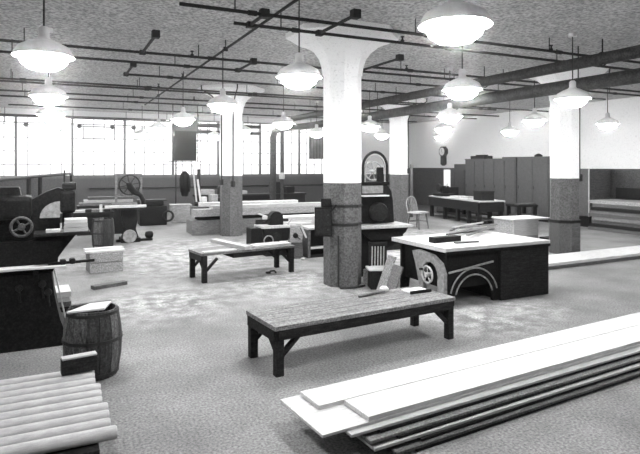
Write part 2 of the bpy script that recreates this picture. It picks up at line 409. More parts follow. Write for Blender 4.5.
rb.build('arch_rib', castgrey, sw)
MB().bar((-.82, -.52, .41), (-.12, -.52, .50), .02, .02).build('rail', castgrey, sw)
# cast left end with the handwheel
e = []
for k in range(11):
    a = R(200-220*k/10); e.append((-.25+.16*math.cos(a), .34+.17*math.sin(a)))
endpoly = [(-.52, .0), (-.52, .40), (-.46, .52), (-.30, .60), (.0, .63), (.12, .60), (.05, .45), (-.03, .2), (-.02, .0), (-.12, .0)] + [(-.12, .2)] + e[::-1] + [(-.40, .0)]
MB().prism(endpoly, -.90, -.845, 'YZ').build('end_casting', castgrey, sw)
hw = MB().ring((-.95, -.27, .36), .10, .013, 'X', 28, 8)
for k in range(5):
    a = R(72*k+18); hw.tube([(-.95, -.27, .36), (-.95, -.27+.1*math.cos(a), .36+.1*math.sin(a))], .009, 6)
hw.lathe([(.028, -.98), (.028, -.90)], (0, -.27, .36), 12, 'X').build('handwheel', steel, sw)
MB().tube([(-.95, -.19, .42), (-1.01, -.19, .42)], .012, 8).build('crank_handle', iron, sw)
MB().box(-.90, .83, -.575, -.56, .64, .675, .003).build('fence_rail', iron, sw)
# on the saw
slab('plank_box', 'long dark block of wood lying at the left front of the white saw table', 'wood block', 4.33, 4.78, 5.62, 5.74, .715, .785, darkwood, None, R(4))
slab('wood_strip', 'short grey strip beside the dark block on the saw table', 'wood strip', 4.55, 4.9, 5.44, 5.49, .715, .735, midwood, None, R(-6))
for i, (x, y, ln, a, mt) in enumerate(((5.2, 6.1, 1.0, 24, lightwood2), (5.45, 6.2, 1.1, 12, midwood), (5.4, 6.0, .9, 30, greywood), (5.5, 6.25, .8, 18, lightwood), (5.2, 6.25, .7, 40, midwood), (5.55, 6.15, .8, 8, greywood), (5.4, 6.2, .9, 22, lightwood2))):
    z = .715+.02*i
    slab('offcut_strip', 'thin wood strip heaped on the saw table, %s' % ['pale one at the bottom left', 'dark one at the bottom back', 'grey one slanting in front', 'palest one at the right', 'short dark one turned most', 'grey one at the right', 'topmost one'][i], 'wood strip', x-ln/2, x+ln/2, y-.02, y+.02, z, z+.018, mt, 'strips heaped on the saw table', R(a), .002)
# boards leaning on the saw's left end
for i, (y0, y1, ln, mt, s) in enumerate(((6.10, 6.28, .52, palebox, 'pale wide'), (5.88, 6.08, .42, greywood, 'shorter grey'))):
    o = MB().box(-.012, .012, -(y1-y0)/2, (y1-y0)/2, 0, ln, .003).build('leaning_board', mt, None, (3.88, (y0+y1)/2, .004)); o.rotation_euler = (0, R(22), 0)
    tag(o, '%s board leaning on the left end of the table saw' % s, 'board', 'boards leaning on the saw')

# small rack box before the resaw
t = thing('tool_stand', 'small dark box stand with slatted rack and white top beside the middle column', 'stand', (4.06, 6.50, 0), R(-20))
MB().box(-.14, .14, -.12, .12, 0, .26, .006).build('box', iron2, t); MB().box(-.17, .16, -.15, .13, .26, .285, .004).build('top', lightwood, t)
for x in (-.11, .12): MB().box(x-.012, x+.012, .1, .13, .285, .60).build('post', darkwood, t)
MB().box(-.13, .14, .1, .13, .58, .62).build('rack_rail', darkwood, t)
for k in range(5): MB().tube([(-.08+.042*k, .112, .29), (-.075+.042*k, .112, .56)], .008, 6).build('chisel', steel, t)
slab('skirting_block', 'sloping grey block on the floor against the foot of the middle column', 'block', 3.98, 4.16, 6.70, 6.82, 0, .22, greywood, None, R(25))

# ------------------------------------------------------------------ resaw behind the middle column
rs = thing('band_resaw', 'tall black saw machine with arched wheel guard behind the middle column', 'band saw', (4.55, 7.42, 0), R(-6))
MB().prism([(-.30, .80), (-.30, 1.44), (.12, 1.44), (.2, 1.4), (.27, 1.3), (.30, 1.15), (.32, .80)], -.05, .32).build('body', iron, rs)
MB().prism([(-.36, 0), (-.36, .72), (.42, .72), (.40, .6), (.28, .48), (.12, .42), (.1, .0)], -.2, .3).build('base', iron, rs)
MB().box(-.55, .50, -.36, .2, .745, .785, .006).build('table', steel, rs)
MB().prism([(-.4, .745), (.45, .745), (.40, .66), (.22, .56), (-.2, .56)], -.28, .1).build('table_web', iron, rs)
MB().box(-.28, .16, -.2, .0, 1.225, 1.245).build('ledge', whiteenamel, rs)
MB().box(-.24, .12, -.06, -.045, 1.27, 1.39).build('panel', castgrey, rs)
arch = [(-.21, -.02, 1.40), (-.21, -.02, 1.68)]+[(-.21*math.cos(R(a)), -.02, 1.68+.24*math.sin(R(a))) for a in range(12, 180, 12)]+[(.21, -.02, 1.68), (.21, -.02, 1.40)]
MB().tube(arch, .022, 8).build('wheel_guard', iron2, rs)
arch2 = [(x*.82, y-.0, 1.40+(z-1.40)*.9) for x, y, z in arch]
MB().tube(arch2, .010, 6).build('guard_lip', steel, rs)
wl = MB().ring((0, .05, 1.62), .15, .014, 'Y', 28, 8)
for k in range(8):
    a = R(45*k+10); wl.tube([(0, .05, 1.62), (.15*math.cos(a), .05, 1.62+.15*math.sin(a))], .008, 6)
wl.lathe([(.03, .0), (.03, .1)], (0, 0, 1.62), 12, 'Y').build('spoked_wheel', steel, rs)
MB().box(.05, .15, -.03, .05, 1.42, 1.68, .015).build('blade_guide', iron, rs)
MB().box(-.21, .23, -.08, .08, 1.40, 1.45, .01).build('cap', iron, rs)
MB().lathe([(.02, -.12), (.13, -.11), (.15, -.07), (.15, .0)], (.02, -.06, .98), 20, 'Y').build('pulley', iron2, rs, smooth=True)
slab('wood_block', 'dark block on the floor past the right end of the black saw table', 'wood block', 5.9, 6.35, 9.3, 9.55, 0, .16, iron2)

# switch box and straps on the middle column
t = thing('switch_box', 'black electrical switch box strapped to the left of the middle column', 'switch box', (3.345, 6.77, .97), R(-25))
MB().box(-.14, .10, -.08, .08, -.24, .16, .008).build('enclosure', iron, t)
MB().box(-.05, .09, -.07, .07, .16, .28, .008).build('fuse_cover', iron, t)
MB().box(-.125, .085, -.088, -.08, -.22, .14, .003).build('door', iron2, t)
MB().bar((.08, -.09, .10), (.16, -.12, .20), .02, .02).build('lever', iron, t)
for z in (-.15, -.05, .06): MB().box(.03, .06, -.098, -.088, z-.012, z+.012).build('catch', duct_m, t)
o = MB().tube([(0, 0, .74), (.0, 0, .05), (.02, -.03, .02), (.25, -.06, .014), (.42, .0, .014)], .014, 8).build('cable', rope, None, (3.50, 6.655, 0)); tag(o, 'dark cable dropping from the switch box and curling around the column foot', 'cable')
for z, s in ((1.12, 'upper'), (.86, 'lower')):
    o = MB().lathe([(.277, 0), (.288, 0), (.288, .035), (.277, .035), (.277, 0)], seg=8, capped=False, off=.5).build('steel_strap', rope, None, (3.72, 6.95, z)); tag(o, '%s dark strap clamped around the middle column' % s, 'strap')

# ------------------------------------------------------------------ black machine at the left edge
mc = thing('boring_machine', 'tall black cast iron machine with heavy overarm at the left edge', 'machine', (-.07, 5.95, 0))
MB().prism([(-.65, 0), (.25, 0), (.24, .03), (.17, .05), (.10, .25), (.05, .5), (.03, .70), (-.65, .70)], -.24, .2).build('pedestal', iron, mc)
MB().prism([(-.65, .70), (.04, .70), (.08, .78), (.09, .9), (.13, 1.0), (-.65, 1.0)], -.2, .2).build('body', iron, mc)
MB().prism([(-.65, 1.0), (.11, 1.0), (.10, 1.1), (.10, 1.2), (.10, 1.27), (.14, 1.31), (.14, 1.47), (.08, 1.49), (-.02, 1.45), (-.14, 1.38), (-.22, 1.36), (-.25, 1.5), (-.65, 1.5)], -.07, .09).build('overarm', iron, mc)
MB().box(.10, .24, -.09, .11, 1.24, 1.46, .03).lathe([(.04, 1.05), (.05, 1.08), (.05, 1.25)], (.17, 0, 0), 14).build('head', iron, mc)
MB().box(.12, .25, -.05, .06, 1.46, 1.54, .025).tube([(.14, 0, 1.5), (.14, 0, 1.66)], .008, 6).build('head_cap', iron2, mc)
sec = [(.10, 1.205), (.10, 1.36)] + [(.10-.175*math.sin(R(a)), 1.205+.155*math.cos(R(a))) for a in range(15, 91, 15)]
MB().prism(sec, -.14, -.12).build('sector_guard', castgrey, mc)
MB().box(-.12, .36, -.34, .14, 1.05, 1.08, .006).build('table', iron2, mc)
MB().prism([(.08, .80), (.15, .9), (.26, 1.04), (.26, 1.05), (.08, 1.05)], -.03, .03).build('table_bracket', iron, mc)
cl = MB().ring((-.22, -.26, 1.14), .085, .014, 'Y', 22, 8)
for k in range(4):
    a = R(90*k+30); cl.tube([(-.22, -.26, 1.14), (-.22+.085*math.cos(a), -.26, 1.14+.085*math.sin(a))], .009, 6)
cl.lathe([(.03, -.28), (.03, -.18)], (-.22, 0, 1.14), 12, 'Y').build('handwheel', lockerm, mc)
MB().box(-.60, -.14, -.22, .1, 1.2, 1.42, .04).build('gear_cover', iron, mc)
MB().box(-.62, .15, -.36, -.2, .755, .775, .003).build('shelf', lightwood, mc)
MB().bar((-.1, -.22, .55), (-.1, -.34, .745), .04, .03).build('shelf_bracket', iron, mc)
for (x, z) in ((-.05, .6), (.0, .52), (-.24, .58)):
    MB().lathe([(.03, -.27), (.035, -.25), (.03, -.22)], (x, 0, z), 12, 'Y').tube([(x, -.26, z), (x+.01, -.27, z-.13)], .01, 6).build('lever', iron2, mc)
MB().bar((.05, -.22, .72), (.19, -.24, .055), .012, .012).build('foot_rod', steel, mc)
# stack on its table
for i in range(3):
    slab('wood_block', '%s pale block of the stack on the black machine table' % ['lowest', 'middle', 'topmost'][i], 'wood block', .06+.004*i, .27-.003*i, 5.62, 5.80, 1.081+.04*i, 1.12+.04*i, lightwood2 if i < 2 else lightwood, 'blocks stacked on the machine table')
slab('wood_block', 'small white block lying alone on the machine table left of the stack', 'wood block', -.09, .03, 5.63, 5.72, 1.081, 1.11, lightwood)
t = thing('bar_clamp', 'dark bar clamp lying on the right end of the black machine shelf', 'clamp', (.03, 5.67, .776), R(4))
MB().box(-.10, .18, -.012, .012, 0, .025).build('bar', iron, t); MB().box(.08, .13, -.05, .05, 0, .05, .015).build('jaw', iron, t); MB().box(.0, .05, -.04, .05, 0, .045, .012).build('jaw', iron, t)
MB().tube([(.17, 0, .014), (.30, 0, .014)], .014, 8).build('screw', iron2, t)
# short boards stacked behind the machine
for i in range(6):
    mt = [midwood, greywood, darkwood, midwood, lightwood2, lightwood][i]
    slab('short_board', 'short board in the stack on the floor behind the black machine, %s' % ['bottom one', 'second from the bottom', 'third from the bottom', 'third from the top', 'second from the top', 'pale topmost one'][i],
         'board', -.25+.01*i, .13+.006*(i % 2), 6.55, 6.95, .055*i, .055*i+.053, mt, 'short boards stacked behind the machine', R(3*(i % 2)))
# pipe rail rack
t = thing('pipe_rack', 'dark pipe rail on posts behind the black machine, its end hooked down', 'rack', (-.17, 7.0, 0))
MB().tube([(-.31, -2.0, 1.586), (.35, 2.1, 1.586), (.37, 2.2, 1.56), (.375, 2.22, 1.46)], .018, 8).build('rail', pipe_m, t)
for (x, y) in ((-.09, -.55), (.0, .05)):
    MB().tube([(x, y, 0), (x, y, 1.586)], .022, 8).lathe([(.06, 0), (.06, .015)], (x, y, 0), 12).build('post', pipe_m, t)

# ------------------------------------------------------------------ kegs
def keg(loc, h, r0, r1, label, mat, hoops, rot=0):
    t = thing('wooden_barrel', label, 'barrel', loc, R(rot), None)
    n = 14
    prof = [(0, r0), (.12, r0+(r1-r0)*.45), (.3, r0+(r1-r0)*.88), (.5, r1), (.7, r0+(r1-r0)*.88), (.88, r0+(r1-r0)*.45), (1, r0)]
    for k in range(n):
        a0 = 2*math.pi*k/n+.012; a1 = 2*math.pi*(k+1)/n-.012
        m = MB(); bm = m.bm; rows = []
        for f_, r in prof:
            row = []
            for (a, q) in ((a0, r), ((a0+a1)/2, r), (a1, r), (a1, r-.016), ((a0+a1)/2, r-.016), (a0, r-.016)):
                row.append(bm.verts.new((q*math.cos(a), q*math.sin(a), f_*h + (random.Random(k).uniform(-.006, .004) if f_ == 1 else 0))))
            rows.append(row)
        for A, B in zip(rows, rows[1:]):
            for j in range(6): bm.faces.new((A[j], A[(j+1) % 6], B[(j+1) % 6], B[j]))
        bm.faces.new(rows[0][::-1]); bm.faces.new(rows[-1])
        m.build('stave', mat[k % len(mat)], t)
    MB().lathe([(.01, .02), (r0-.018, .02), (r0-.018, .035), (.01, .035)], seg=24).build('bottom', darkwood, t)
    for hz in hoops:
        rr = r0+(r1-r0)*math.sin(math.pi*hz)
        MB().lathe([(rr-.006, h*hz-.012), (rr+.007, h*hz-.012), (rr+.007, h*hz+.012), (rr-.006, h*hz+.012), (rr-.006, h*hz-.012)], seg=36, capped=False).build('hoop', rope, t)
    return t
bw2 = M('barrel_stave_dark', 0.03, .75, .5, 10, (5, 5, 1), speck=70)
bw3 = M('barrel_stave_pale', 0.12, .75, .4, 10, (5, 5, 1), speck=70)
keg((.268, 4.83, 0), .54, .19, .225, 'weathered wooden barrel in the left foreground with boards across its open top', [bw2, barrelwood, bw2, bw3, barrelwood, barrelwood, bw2], (.06, .56, .95), 100)
o = MB().prism([(-.17, -.10), (.10, -.13), (.19, .10), (.02, .10)], 0, .014, 'XY').build('board_scrap', lightwood, None, (.235, 4.80, .548), R(4)); tag(o, 'pale pointed board lying across the open barrel', 'board scrap')
slab('board_scrap', 'narrow grey strip lying on the barrel rim at the back', 'board scrap', .10, .42, 4.905, 4.94, .547, .562, midwood, None, R(8))
t = keg((.88, 12.3, 0), .6, .2, .225, 'dark wooden barrel before the machines at the far left', [bw2, bw2, bw3, barrelwood, bw2], (.1, .5, .92), 30)
# pale crate
t = thing('wooden_crate', 'pale low wooden crate standing on the floor behind the black machine', 'crate', (.70, 9.52, 0), R(6))
for z in (0, .165): MB().box(-.25, .25, -.2, -.185, z, z+.155, .003).build('side_board', palebox, t); MB().box(-.25, .25, .185, .2, z, z+.155, .003).build('side_board', palebox, t)
for x in (-.25, .235): MB().box(x, x+.015, -.185, .185, 0, .32, .003).build('end_board', palebox, t)
for i in range(2):
    slab('plank', '%s pale plank lying on top of the low crate' % ['front', 'back'][i], 'plank', .40, 1.0, 9.33+.2*i, 9.50+.2*i, .322, .35+.01*i, lightwood, 'planks on the crate', R(6))
slab('floor_plank', 'single dark-edged board lying on the bare floor before the crate', 'plank', .43, .91, 8.14, 8.26, 0, .05, midwood, None, R(21))
slab('lath', 'thin pale stick lying on the open floor right of the crate', 'stick', 1.1, 1.35, 8.9, 8.93, 0, .012, lightwood2, None, R(10))

# ------------------------------------------------------------------ dark bench and saw at the far left
t = thing('work_table', 'dark work table behind the pale crate at the far left', 'table', (.72, 13.0, 0))
MB().box(-.75, .42, -.3, .3, .64, .70, .004).build('top', iron2, t)
for x in (-.7, .36):
    for y in (-.26, .26): MB().box(x-.035, x+.035, y-.035, y+.035, 0, .64).build('leg', darkwood, t)
MB().box(-.7, .36, -.27, -.24, .5, .64).build('apron', darkwood, t)
for i, (x0, x1, y, z, mt, s) in enumerate(((.0, .55, 12.78, .70, lightwood2, 'short pale board at the left end'), (.3, 1.1, 12.95, .70, greywood, 'grey board lying flat in the middle'), (.45, 1.13, 13.12, .70, midwood, 'brown board at the back'), (-.02, .3, 13.1, .70, lightwood, 'small pale board in the back left corner'))):
    slab('plank', '%s of the dark work table at far left' % s, 'plank', x0, x1, y-.07, y+.07, z, z+.05, mt, 'boards on the dark work table')
slab('wood_block', 'upright pale block standing on the dark work table', 'wood block', .84, .9, 12.74, 12.8, .70, .86, lightwood)
m2 = thing('swing_saw', 'iron sawing machine with spoked wheel in a square pale frame before the windows', 'machine', (1.48, 12.95, 0))
MB().box(-.2, .22, -.22, .22, 0, .1, .02).box(-.28, .5, -.06, .06, 0, .05).build('foot', iron, m2)
MB().prism([(-.16, .1), (.18, .1), (.12, .3), (.16, .5), (.16, .72), (-.16, .72), (-.18, .5), (-.1, .3)], -.16, .16).build('body', iron, m2)
MB().box(-.26, .3, -.26, .3, .72, .77, .006).build('table', iron2, m2)
fr = MB()
for (a, b) in (((-.27, 1.5), (.27, 1.5)), ((-.27, 1.04), (.27, 1.04)), ((-.27, .77), (-.27, 1.52)), ((.27, .77), (.27, 1.52))): fr.bar((a[0], .12, a[1]), (b[0], .12, b[1]), .05, .05)
fr.build('wheel_frame', greywood, m2)
wl = MB().ring((.02, .1, 1.27), .225, .016, 'Y', 28, 8)
for k in range(8):
    a = R(45*k+12); wl.tube([(.02, .1, 1.27), (.02+.21*math.cos(a), .1, 1.27+.21*math.sin(a))], .010, 6)
wl.build('spoked_wheel', iron2, m2)
MB().tube([(.0, .0, 1.33), (.02, .0, 1.22), (.10, .0, 1.12), (.24, .0, 1.04), (.30, .0, .93), (.32, .0, .77)], [.07, .075, .07, .05, .05, .05], 10).build('swing_arm', iron, m2, smooth=True)
MB().lathe([(.03, -.09), (.07, -.07), (.085, 0), (.07, .07), (.03, .09)], (.43, 0, .13), 16, 'X').build('motor', iron, m2, smooth=True)
MB().lathe([(.14, -.25), (.15, -.23), (.14, -.2)], (-.02, 0, .14), 20, 'Y').build('flywheel', castgrey, m2)
slab('plank', 'long pale plank lying across the table of the wheeled sawing machine', 'plank', .95, 1.82, 12.72, 12.84, .775, .83, lightwood, 'planks on the sawing machine')
slab('plank', 'grey plank behind the long pale one on the sawing machine table', 'plank', 1.1, 1.64, 12.87, 12.99, .775, .87, greywood, 'planks on the sawing machine')
# chest with planks between the sawing machine and the wall
slab('tool_chest', 'long dark chest behind the wheeled sawing machine before the grey wall', 'chest', .45, 1.75, 14.5, 15.0, 0, .72, iron2)
for i in range(3):
    slab('plank', '%s plank of the stack on the long dark chest by the windows' % ['bottom grey', 'middle pale', 'top brown'][i], 'plank', .5+.1*i, 1.7+.05*i, 14.52, 14.8, .721+.071*i, .79+.071*i, [greywood, lightwood2, midwood][i], 'planks on the long chest')
for i, (x, y, h, mt, lb) in enumerate(((.12, 12.95, .12, darkwood, 'small dark block at the left'), (.62, 12.74, .07, darkwood, 'low dark block at the front edge'), (1.0, 12.76, .06, iron2, 'dark iron piece at the right end'))):
    slab('small_block', '%s of the dark work table' % lb, 'block', x-.06, x+.06, y-.04, y+.04, .701, .70+h, mt, 'small blocks on the dark work table', 0, .008)
# dark planer, pale box, leaning boards, jacket
t = thing('planer', 'low black planing machine with side wheel before the grey back wall', 'machine', (2.58, 16.4, 0))
MB().box(-.45, .3, -.3, .3, 0, .55, .03).build('bed', iron, t); MB().box(-.48, .22, -.26, .26, .55, .70, .05).build('cutter_hood', iron, t)
MB().ring((.32, -.34, .26), .14, .03, 'Y', 24, 8).build('side_wheel', iron2, t); MB().box(-.5, .32, -.2, .2, .70, .73, .01).build('table', iron2, t)
t = thing('pale_box', 'plain pale square box on the floor beside the black planing machine', 'box', (3.42, 16.9, 0), R(-6))
MB().box(-.3, .3, -.28, .28, 0, .5, .006).build('case', palebox, t); MB().box(-.32, .32, -.3, .3, .5, .53, .004).build('lid', palebox, t)
def lean(name, label, cat, x, y, ln, wd, th, ax, ay, mat, group=None, z0=0):
    """board standing on the floor with its top pushed over by ax, ay degrees"""
    o = MB().box(-wd/2, wd/2, -th/2, th/2, 0, ln, .003).build(name, mat, None, (x, y, z0+.004)); o.rotation_euler = (R(ax), R(ay), 0)
    return tag(o, label, cat, group)
lean('leaning_board', 'long pale board standing upright beside the dark jacket', 'board', 3.88, 16.5, 1.75, .05, .02, -3, -5, lightwood2, 'boards standing by the jacket')
lean('leaning_board', 'pale board standing upright, right of the long one by the jacket', 'board', 4.02, 16.45, 1.3, .06, .02, -4, -7, lightwood, 'boards standing by the jacket')
lean('leaning_board', 'dark board standing upright behind the pale ones by the jacket', 'board', 3.97, 16.7, 1.6, .09, .02, -2, -1, darkwood, 'boards standing by the jacket')
t = thing('post', 'dark slim post with cross arm that the work jacket hangs from', 'post', (3.42, 17.6, 0))
MB().tube([(0, 0, 0), (0, 0, 3.3)], .022, 8).build('pole', pipe_m, t); MB().tube([(0, 0, 1.64), (.17, -.09, 1.64)], .012, 6).build('hook_arm', pipe_m, t); MB().lathe([(.12, 0), (.12, .02)], seg=14).build('foot', pipe_m, t)
jk = thing('work_jacket', 'dark work jacket hanging before the grey wall near the standing boards', 'jacket', (3.66, 17.42, .66))
MB().lathe([(.08, .08), (.11, .12), (.125, .35), (.115, .6), (.11, .75), (.08, .84), (.04, .88)], seg=18).build('coat_body', cloth, jk, smooth=True)
for sx in (-1, 1): MB().tube([(sx*.07, 0, .80), (sx*.12, -.03, .62), (sx*.125, -.05, .4), (sx*.11, -.06, .22)], [.05, .055, .05, .04], 10).build('sleeve', cloth, jk, smooth=True)
o = MB().lathe([(.09, 0), (.1, .02), (.09, .07), (.04, .10)], seg=18).build('cap', whiteenamel, None, (3.68, 17.46, 1.565), 0, True); tag(o, 'pale cap hung above the dark work jacket', 'cap')
# dark hanging panel
t = thing('hanging_panel', 'black square panel hanging from the ceiling before the windows', 'panel', (3.57, 17.0, 1.86))
MB().box(-.34, .36, -.03, .03, 0, .92, .006).build('sheet', cloth, t)
MB().box(-.36, .38, -.04, .04, .92, 1.38, .01).build('upper_box', lockerm, t)
for x in (-.36, .40): MB().tube([(x, 0, -.02), (x, 0, CEIL-1.86)], .014, 6).build('rod', pipe_m, t)
MB().tube([(-.5, .02, -.02), (.72, .02, -.02), (.72, .02, 1.2)], .012, 6).build('rail', pipe_m, t)
t = thing('hanging_panel', 'grey ribbed panel hanging before the windows left of the middle column', 'panel', (8.4, 17.6, 1.95))
MB().box(-.32, .30, -.03, .03, 0, .95, .006).build('sheet', lockerm, t)
for k in range(5): MB().box(-.30+.12*k, -.26+.12*k, -.045, -.03, .02, .93).build('rib', duct_m, t)
for x in (-.25, .25): MB().tube([(x, 0, .95), (x, 0, CEIL-1.95)], .012, 6).build('rod', pipe_m, t)

# ------------------------------------------------------------------ lumber piles at the centre
GP = 'long boards piled behind the second column'
for i, (y0, y1, z0, z1, x0, x1, mt, s) in enumerate((
    (13.45, 14.1, .0, .34, 3.0, 6.7, greywood, 'thick grey timber at the bottom'),
    (13.6, 14.0, .34, .44, 3.2, 6.4, darkwood, 'dark timber in the middle'),
    (13.42, 13.75, .44, .62, 3.05, 6.75, palebox, 'broad pale timber along the front'),
    (13.78, 14.1, .44, .66, 3.1, 6.5, midwood, 'brown timber along the back'),
    (13.45, 13.72, .62, .70, 3.5, 6.6, lightwood2, 'pale plank on top at the front'),
    (13.8, 14.05, .66, .76, 3.3, 6.0, lightwood, 'white plank on top at the back'))):
    slab('timber', '%s of the long lumber pile behind the second column' % s, 'timber', x0, x1, y0, y1, z0, z1, mt, GP)
# second, nearer pile right of the black jointer
for i, (x0, x1, y, z, mt, s) in enumerate(((4.2, 5.6, 11.2, .0, greywood, 'bottom'), (4.3, 5.5, 11.2, .12, darkwood, 'second lowest'), (4.15, 5.65, 11.2, .24, palebox, 'middle'), (4.3, 5.6, 11.2, .36, lightwood2, 'second highest'), (4.1, 5.5, 11.2, .48, lightwood, 'top'))):
    slab('timber', '%s board of the short lumber pile between the disc sander and the long pile' % s, 'timber', x0, x1, y-.25, y+.22, z, z+.11, mt, 'boards of the short pile')

# jointer with round guard
j = thing('jointer', 'black jointing machine with round guard and levers behind the small bench', 'machine', (3.80, 9.85, 0))
MB().prism([(-.26, 0), (.26, 0), (.2, .1), (.18, .36), (.3, .44), (.3, .52), (-.3, .52), (-.3, .44), (-.2, .36), (-.2, .1)], -.2, .2).build('base', iron, j)
MB().box(-.36, .36, -.2, .2, .52, .57, .006).build('table', steel, j)
MB().prism([(-.13, .57)] + [(-.13*math.cos(R(a)), .70+.13*math.sin(R(a))) for a in range(0, 181, 15)] + [(.13, .57)], -.09, .08).build('round_guard', iron, j)
MB().box(-.55, -.32, -.2, .1, .2, .54, .01).build('motor_box', iron, j)
MB().bar((-.3, -.1, .62), (-.1, -.1, .72), .03, .03).build('lever', iron, j); MB().tube([(-.38, -.12, .80), (-.2, -.1, .74)], .016, 8).build('handle', steel, j)
MB().box(.0, .22, -.26, -.2, .22, .28, .006).build('step', steel, j); MB().box(-.34, .34, .15, .18, .57, .66, .004).build('fence', iron2, j)
MB().bar((.16, -.21, .10), (.30, -.21, .46), .03, .02).build('brace', castgrey, j); MB().tube([(.2, -.15, .58), (.28, -.2, .70)], .014, 8).build('handle', steel, j); MB().ring((-.22, -.23, .3), .09, .014, 'Y', 20, 6).build('belt_wheel', castgrey, j)
MB().lathe([(.03, -.22), (.09, -.22), (.09, -.19), (.03, -.19)], (-.05, 0, .35), 18, 'Y').build('handwheel', iron2, j)
slab('plank', 'pale plank lying on the jointer, sticking out to the right', 'plank', 3.96, 4.5, 9.72, 9.82, .572, .6, lightwood, 'planks on the jointer', R(-14))
slab('plank', 'thin white plank behind the first one on the jointer', 'plank', 3.98, 4.6, 9.87, 9.95, .572, .61, lightwood2, 'planks on the jointer', R(-4))
# disc sander
d = thing('disc_sander', 'pale disc sander standing with tilted grey face right of the small bench', 'machine', (3.96, 9.2, 0), R(-12))
MB().prism([(-.12, 0), (.12, 0), (.13, .1), (.11, .32), (-.12, .32)], -.02, .14).build('stand', midwood, d)
MB().prism([(-.12, .30), (.10, .30), (.12, .45), (.04, .60), (-.11, .62)], -.05, .0).build('disc_plate', palebox, d)
MB().lathe([(.02, -.09), (.045, -.08), (.05, -.05)], (-.02, 0, .43), 16, 'Y').build('hub', iron, d)
MB().bar((-.02, -.08, .43), (.06, -.08, .36), .015, .015).build('crank', iron, d)
MB().bar((.08, -.02, .62), (.19, -.02, .38), .03, .03).build('strut', lightwood, d)
MB().lathe([(.01, .0), (.04, .0), (.045, .015), (.03, .03)], (.1, -.12, 0), 12).build('foot_pad', lightwood, d)
# dark cabinet behind the switch box
t = thing('tool_cabinet', 'dark open cabinet with pale shelf edge left of the middle column', 'cabinet', (4.48, 9.36, 0))
MB().box(-.25, .3, -.02, .22, 0, .5).build('back', iron, t)
for x in (-.28, .29): MB().box(x-.025, x+.025, -.22, .22, 0, .52).build('post', midwood, t)
MB().box(-.3, .32, -.23, .22, .52, .56, .004).build('top', lightwood2, t); MB().box(-.26, .27, -.21, -.02, .16, .185).build('shelf', lightwood, t); MB().box(-.26, .27, -.2, -.02, .0, .04).build('floor_panel', darkwood, t)

# long bench under the windows
t = thing('wall_bench', 'long dark bench with white top before the windows', 'bench', (5.9, 18.4, 0))
MB().box(-1.7, 2.3, -.3, .3, .66, .72, .004).build('top', iron2, t); MB().box(-1.65, 2.25, -.27, -.24, .35, .66).build('front_panel', iron, t)
for x in (-1.6, -.3, 1.0, 2.2): MB().box(x-.05, x+.05, -.28, .25, 0, .66).build('leg', darkwood, t)
for i, (x, wd, dp, h, mt, s) in enumerate(((4.6, .5, .3, .18, palebox, 'pale box at its left end'), (5.15, .3, .25, .3, iron2, 'dark casting second from its left end'), (5.8, .4, .3, .12, lightwood2, 'flat pale box at its middle'), (7.1, .35, .3, .42, iron, 'tall dark casting'), (7.6, .4, .3, .25, iron2, 'dark square casting near its right end'))):
    slab('machine_part' if 'casting' in s else 'box', '%s on the long bench before the windows' % s, 'casting' if 'casting' in s else 'box', x-wd/2, x+wd/2, 18.25, 18.25+dp, .72, .72+h, mt, None, R(5*i), .03)
t = thing('wall_bench', 'cluttered bench behind the second column, half hidden by the lumber pile', 'bench', (4.0, 16.2-.9, 0))
MB().box(-.45, .9, -.3, .3, .62, .68, .004).build('top', darkwood, t)
for x in (-.4, .85):
    for y in (-.25, .25): MB().box(x-.04, x+.04, y-.04, y+.04, 0, .62).build('leg', darkwood, t)
for i, (x, y, s, h, mt, lb) in enumerate(((3.72, 15.2, .16, .16, lightwood, 'white block at the left end'), (3.98, 15.15, .2, .22, palebox, 'pale block second from the left'), (4.24, 15.25, .2, .12, iron2, 'dark low casting'), (4.5, 15.15, .18, .26, castgrey, 'grey casting'), (4.75, 15.2, .18, .2, lightwood2, 'pale block at the right end'))):
    slab('bench_part', '%s of the cluttered bench behind the second column' % lb, 'workpiece', x-s/2, x+s/2, y-s/2, y+s/2, .68, .68+h, mt, 'pieces on the cluttered bench', R(17*i), .02)

# ------------------------------------------------------------------ foreground lumber pile, lower right
GL = 'planks of the foreground pile'
random.seed(3)
layers = []
zt = 0
specs = [(1.9, 2.83, 3.40), (1.75, 2.80, 3.42), (1.95, 2.86, 3.43), (1.62, 2.83, 3.44), (1.8, 2.88, 3.46), (1.6, 2.86, 3.46), (1.7, 2.92, 3.47), (1.5, 2.90, 3.48), (1.33, 2.95, 3.50)]
names = ['lowest', 'second lowest', 'third lowest', 'fourth lowest', 'middle', 'fourth highest', 'third highest', 'second highest', 'highest full-width']
for i, (x0, y0, y1) in enumerate(specs):
    slab('lumber_plank', '%s board of the big pale lumber pile in the right foreground' % names[i], 'plank', x0, 7.2, y0+.04, y1+.04, zt, zt+.017, [darkwood, midwood, darkwood, lightwood2, darkwood, greywood, darkwood, lightwood2, lightwood][i], GL, R([4.5, 4, 4.6, 3.9, 4.5, 4.1, 4.4, 4.0, 4.2][i]), .002)
    zt += .0195
slab('lumber_plank', 'top board on the near side of the right foreground lumber pile', 'plank', 1.66, 7.1, 3.0, 3.27, zt, zt+.028, lightwood, GL, R(4.2), .003)
slab('lumber_plank', 'top board on the far side of the right foreground lumber pile', 'plank', 1.46, 7.2, 3.28, 3.53, zt, zt+.026, lightwood, GL, R(4.2), .003)

